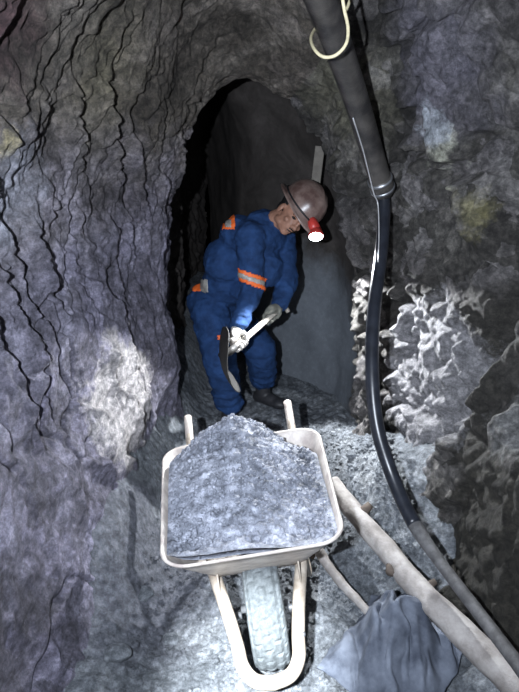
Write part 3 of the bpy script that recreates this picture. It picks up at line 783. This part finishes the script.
o = obj('helmet_strap', tube_bm(bmesh.new(), band_pts, .005, 6), M['hole'], hel)
# lamp on the helmet front
lens_c = W(316, 236, y=2.965); lamp_aim = Vector((-.02, -.68, -.71)).normalized()
bk = hp_(0, .118, .035)
bm = bmesh.new(); tube_bm(bm, [bk-HR @ Vector((0, .01, 0)), bk.lerp(lens_c, .45), lens_c-lamp_aim*.030], [.018, .030, .030], 20)
tube_bm(bm, [lens_c-lamp_aim*.040, lens_c-lamp_aim*.005, lens_c+lamp_aim*.004], [.030, .040, .041], 24)
o = obj('headlamp', bm, M['red'], hel); o['label'] = 'red headlamp housing'
bm = bmesh.new(); tube_bm(bm, [lens_c+lamp_aim*.002, lens_c+lamp_aim*.008, lens_c+lamp_aim*.012], [.037, .034, .020], 24)
obj('lamp_lens', bm, M['lens'], hel)
lamp('miner_headlamp', lens_c+lamp_aim*.03, lens_c+lamp_aim, 190, (.92, .96, 1.0), 110, .15, .015)
# hands in gloves
def hand(name, shaft_p, ax, frm, m, r=.017):
    """fingers closed round a bar through shaft_p along ax; frm = wrist"""
    ax = ax.normalized(); back = (frm-shaft_p); back = (back-ax*back.dot(ax)).normalized(); side = ax.cross(back)
    bm = bmesh.new()
    def C(t, ang, rad): return shaft_p+ax*t+(back*math.cos(ang)+side*math.sin(ang))*rad
    limb(bm, frm, .030, C(0, 0, .046), .026); ball(bm, C(0, .15, .040), (.022, .044, .024), Matrix((back, ax, side)).transposed())
    for k, (t, fr_, ln) in enumerate(((-.033, .0098, 3.6), (-.011, .0104, 4.0), (.011, .0100, 3.8), (.032, .0086, 3.1))):
        ps = [C(t, .2, .040)]+[C(t+.002*j, .45+ln*j/6, r+fr_*.9+.006*(j < 2)) for j in range(7)]
        for a, b_ in zip(ps, ps[1:]): limb(bm, a, fr_, b_, fr_*.97)
    ps = [C(-.03, -.1, .044), C(-.045, -.7, .038), C(-.040, -1.4, .032), C(-.028, -2.1, .029)]
    for a, b_, rr in zip(ps, ps[1:], (.0135, .0120, .0105)): limb(bm, a, rr, b_, rr*.95)
    return done(fuse(name, bm, .0032, m, root, 2))
sR, sL = W(240, 343, y=2.80), W(271, 316, y=3.03)
sd_ = (sR-sL).normalized()
g1_ = hand('glove', sR, sd_, wrR, M['glove']); g1_['label'] = 'pale glove of the hand nearest the blade'
g2_ = hand('glove', sL, sd_, wrL, M['gloved']); g2_['label'] = 'grey glove of the upper hand'
# cuffs
# ------------------------------------------------------------------ shovel
top_ = sL-sd_*.14; soc = sR+sd_*.09
sh = empty('shovel', tuple(soc)); tag(sh, 'round-pointed shovel with dark blade held in the miner\'s gloved hands', 'shovel')
tube('shaft', [top_-soc, Vector((0, 0, 0))], .0165, M['shaft'], sh, 16, 8)
tube('grip', [top_-soc-sd_.cross(Vector((0, 1, 0))).normalized()*.05, top_-soc+sd_.cross(Vector((0, 1, 0))).normalized()*.05], .013, M['shaft'], sh, 12, 4)
ctr = W(224, 364, y=2.62)
al = Vector((.17, -.84, -.04)).normalized(); wv = Vector((.16, .06, -1)); wv = (wv-al*wv.dot(al)).normalized(); nv = al.cross(wv)
n1, n2 = 30, 26; V = []; LB, HWB = .27, .165
bs = ctr-soc-al*LB*.5
for i in range(n1+1):
    t = i/n1; wd = HWB*(1 if t < .45 else math.sqrt(max(0, 1-((t-.45)/.55)**2)))*(.86+.14*min(1, t*4))
    for j in range(n2+1):
        s_ = -1+2*j/n2; V.append(bs+al*LB*t+wv*wd*s_+nv*(.052*(s_*wd/HWB)**2+.03*t*(t-1)*2*(1-s_*s_)))
Fq = [[i*(n2+1)+j, i*(n2+1)+j+1, (i+1)*(n2+1)+j+1, (i+1)*(n2+1)+j] for i in range(n1) for j in range(n2)]
o = obj_np('blade', np.array([list(v) for v in V]), Fq, M['blade'], sh); sdm = o.modifiers.new('thickness', 'SOLIDIFY'); sdm.thickness = .004
tube('socket', [Vector((0, 0, 0))-sd_*.05, Vector((0, 0, 0)), bs+al*.03, bs+al*.09], [.019, .020, .018, .008], M['blade'], sh, 14)
